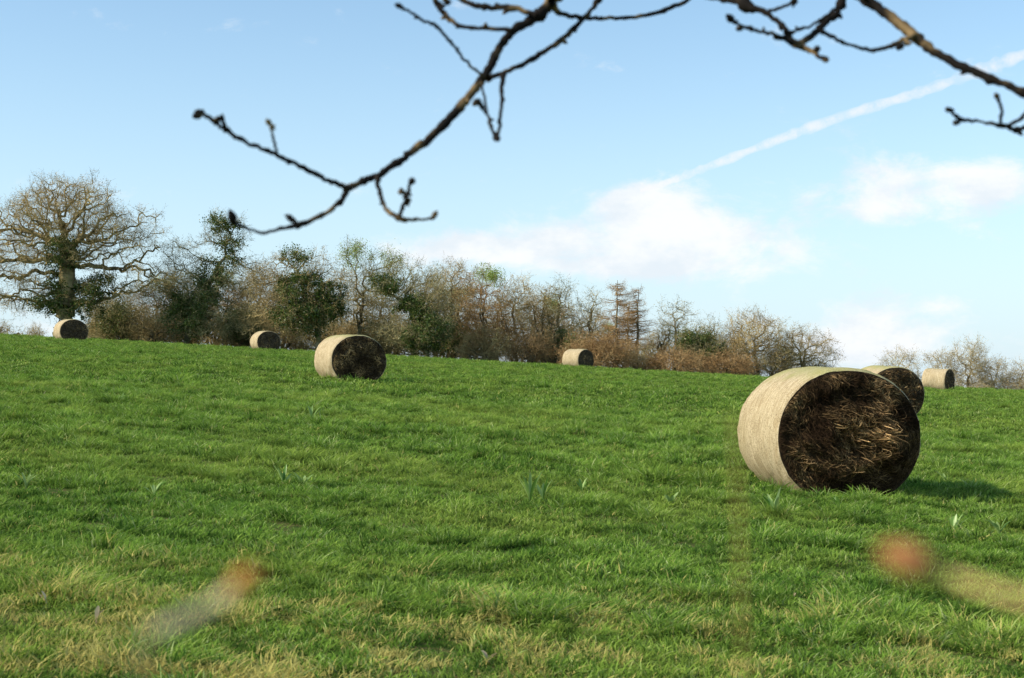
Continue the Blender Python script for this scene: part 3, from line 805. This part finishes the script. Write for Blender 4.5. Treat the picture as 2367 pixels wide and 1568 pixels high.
tr = N.new('ShaderNodeBsdfTransparent'); em = N.new('ShaderNodeEmission'); em.inputs[0].default_value = (.98, .985, 1, 1); em.inputs[1].default_value = 1.0  # emission stands in for sunlight on the vapour
mx = N.new('ShaderNodeMixShader'); L.new(fac, mx.inputs[0]); L.new(tr.outputs[0], mx.inputs[1]); L.new(em.outputs[0], mx.inputs[2])
out(nt, mx.outputs[0])
add('contrail', mesh_np('contrail', V, [Q], m, True), label='long white aircraft vapour trail across blue sky', category='contrail')

# ---------- world ----------
SUN_EL = math.radians(36); saz = np.array([-.94, -.32]); saz /= np.linalg.norm(saz)
w = bpy.data.worlds.new('World'); scene.world = w; w.use_nodes = True
nt = w.node_tree; nt.nodes.clear(); N = nt.nodes; L = nt.links
sky = N.new('ShaderNodeTexSky'); sky.sky_type = 'NISHITA'; sky.sun_disc = False
sky.sun_elevation = SUN_EL; sky.sun_rotation = math.atan2(saz[0], saz[1]) % (2*math.pi)
sky.air_density = 1.0; sky.dust_density = .2; sky.ozone_density = 1.5
tc = N.new('ShaderNodeTexCoord').outputs['Generated']
sp_ = N.new('ShaderNodeSeparateXYZ'); L.new(tc, sp_.inputs[0])
yy = nmath(nt, 'MAXIMUM', sp_.outputs[1], .05)
U = nmath(nt, 'DIVIDE', sp_.outputs[0], yy); Vv = nmath(nt, 'DIVIDE', sp_.outputs[2], yy)
comb = N.new('ShaderNodeCombineXYZ'); L.new(U, comb.inputs[0]); L.new(nmath(nt, 'MULTIPLY', Vv, 1.7), comb.inputs[1])
S = None
blobs = [(1500, 520, 240, 75, .9), (1470, 450, 100, 40, .6), (1250, 585, 300, 50, .8), (1560, 600, 280, 55, .85), (1040, 575, 130, 35, .5), (1760, 435, 200, 45, .45), (2130, 420, 200, 55, .85), (1100, 550, 60, 30, .3),
         (2080, 490, 240, 40, .5), (2330, 420, 140, 55, .7), (2050, 710, 200, 40, .55), (1990, 800, 150, 50, .85), (1500, 790, 900, 60, .3), (2250, 760, 280, 45, .35), (100, 760, 500, 50, .35), (350, 430, 130, 45, .2), (30, 420, 100, 25, .35), (1780, 540, 180, 60, .3)]
for (px, py, rx, ry, am) in blobs:
    u0 = (px-CX)/F; v0 = (930-py)/F
    du = nmath(nt, 'POWER', nmath(nt, 'ABSOLUTE', nmath(nt, 'DIVIDE', nmath(nt, 'SUBTRACT', U, u0), rx/F)), 2)
    dv = nmath(nt, 'POWER', nmath(nt, 'ABSOLUTE', nmath(nt, 'DIVIDE', nmath(nt, 'SUBTRACT', Vv, v0), ry/F)), 2)
    e = nmath(nt, 'MULTIPLY', nmath(nt, 'EXPONENT', nmath(nt, 'MULTIPLY', nmath(nt, 'ADD', du, dv), -1)), am)
    S = e if S is None else nmath(nt, 'ADD', S, e)
S = nmath(nt, 'MINIMUM', S, .95)
nz = nnoise(nt, comb.outputs[0], 14, 10, .66, .25)
fac = nmath(nt, 'ADD', S, nmath(nt, 'MULTIPLY', nmath(nt, 'SUBTRACT', nz, .5), 2.6))
fac = nmath(nt, 'MULTIPLY', nramp(nt, fac, .20, .98), .97)
nz2 = nnoise(nt, comb.outputs[0], 11, 6, .6)
ccol = nmix(nt, nramp(nt, nz2, .36, .58), (8.2, 9.0, 9.7), (10.0, 10.2, 10.3))
skyc = N.new('ShaderNodeMix'); skyc.data_type = 'RGBA'; skyc.blend_type = 'MULTIPLY'; skyc.inputs[0].default_value = 1
L.new(sky.outputs[0], skyc.inputs[6]); skyc.inputs[7].default_value = (1.85, 2.05, 1.98, 1)
hz = nmath(nt, 'EXPONENT', nmath(nt, 'MULTIPLY', nmath(nt, 'POWER', nmath(nt, 'DIVIDE', nmath(nt, 'MAXIMUM', sp_.outputs[2], 0.0), .165), 1.6), -1))
skyh = nmix(nt, nmath(nt, 'MULTIPLY', hz, .95), skyc.outputs[2], (6.7, 8.15, 9.3))
col = nmix(nt, fac, skyh, ccol)
bg = N.new('ShaderNodeBackground'); bg.inputs[1].default_value = .1; L.new(col, bg.inputs[0])
o = N.new('ShaderNodeOutputWorld'); L.new(bg.outputs[0], o.inputs[0])

sl = bpy.data.lights.new('sun', 'SUN'); sl.energy = 5.0; sl.angle = math.radians(.5); sl.color = (1, .92, .76)
so = bpy.data.objects.new('sun', sl); scene.collection.objects.link(so)
dv = Vector((saz[0]*math.cos(SUN_EL), saz[1]*math.cos(SUN_EL), math.sin(SUN_EL)))
so.rotation_euler = dv.to_track_quat('Z', 'Y').to_euler(); so.location = (-20, 5, 30)

# ---------- camera ----------
cam = bpy.data.cameras.new('camera'); co = bpy.data.objects.new('camera', cam); scene.collection.objects.link(co)
co.location = (0, 0, HC); co.rotation_euler = (math.pi/2+PITCH, 0, 0)
cam.lens = F/2367*36; cam.sensor_width = 36; cam.clip_start = .05; cam.clip_end = 20000
cam.dof.use_dof = True; cam.dof.focus_distance = 22; cam.dof.aperture_fstop = 7
scene.camera = co
scene.view_settings.view_transform = 'Standard'; scene.view_settings.look = 'None'; scene.view_settings.exposure = 0
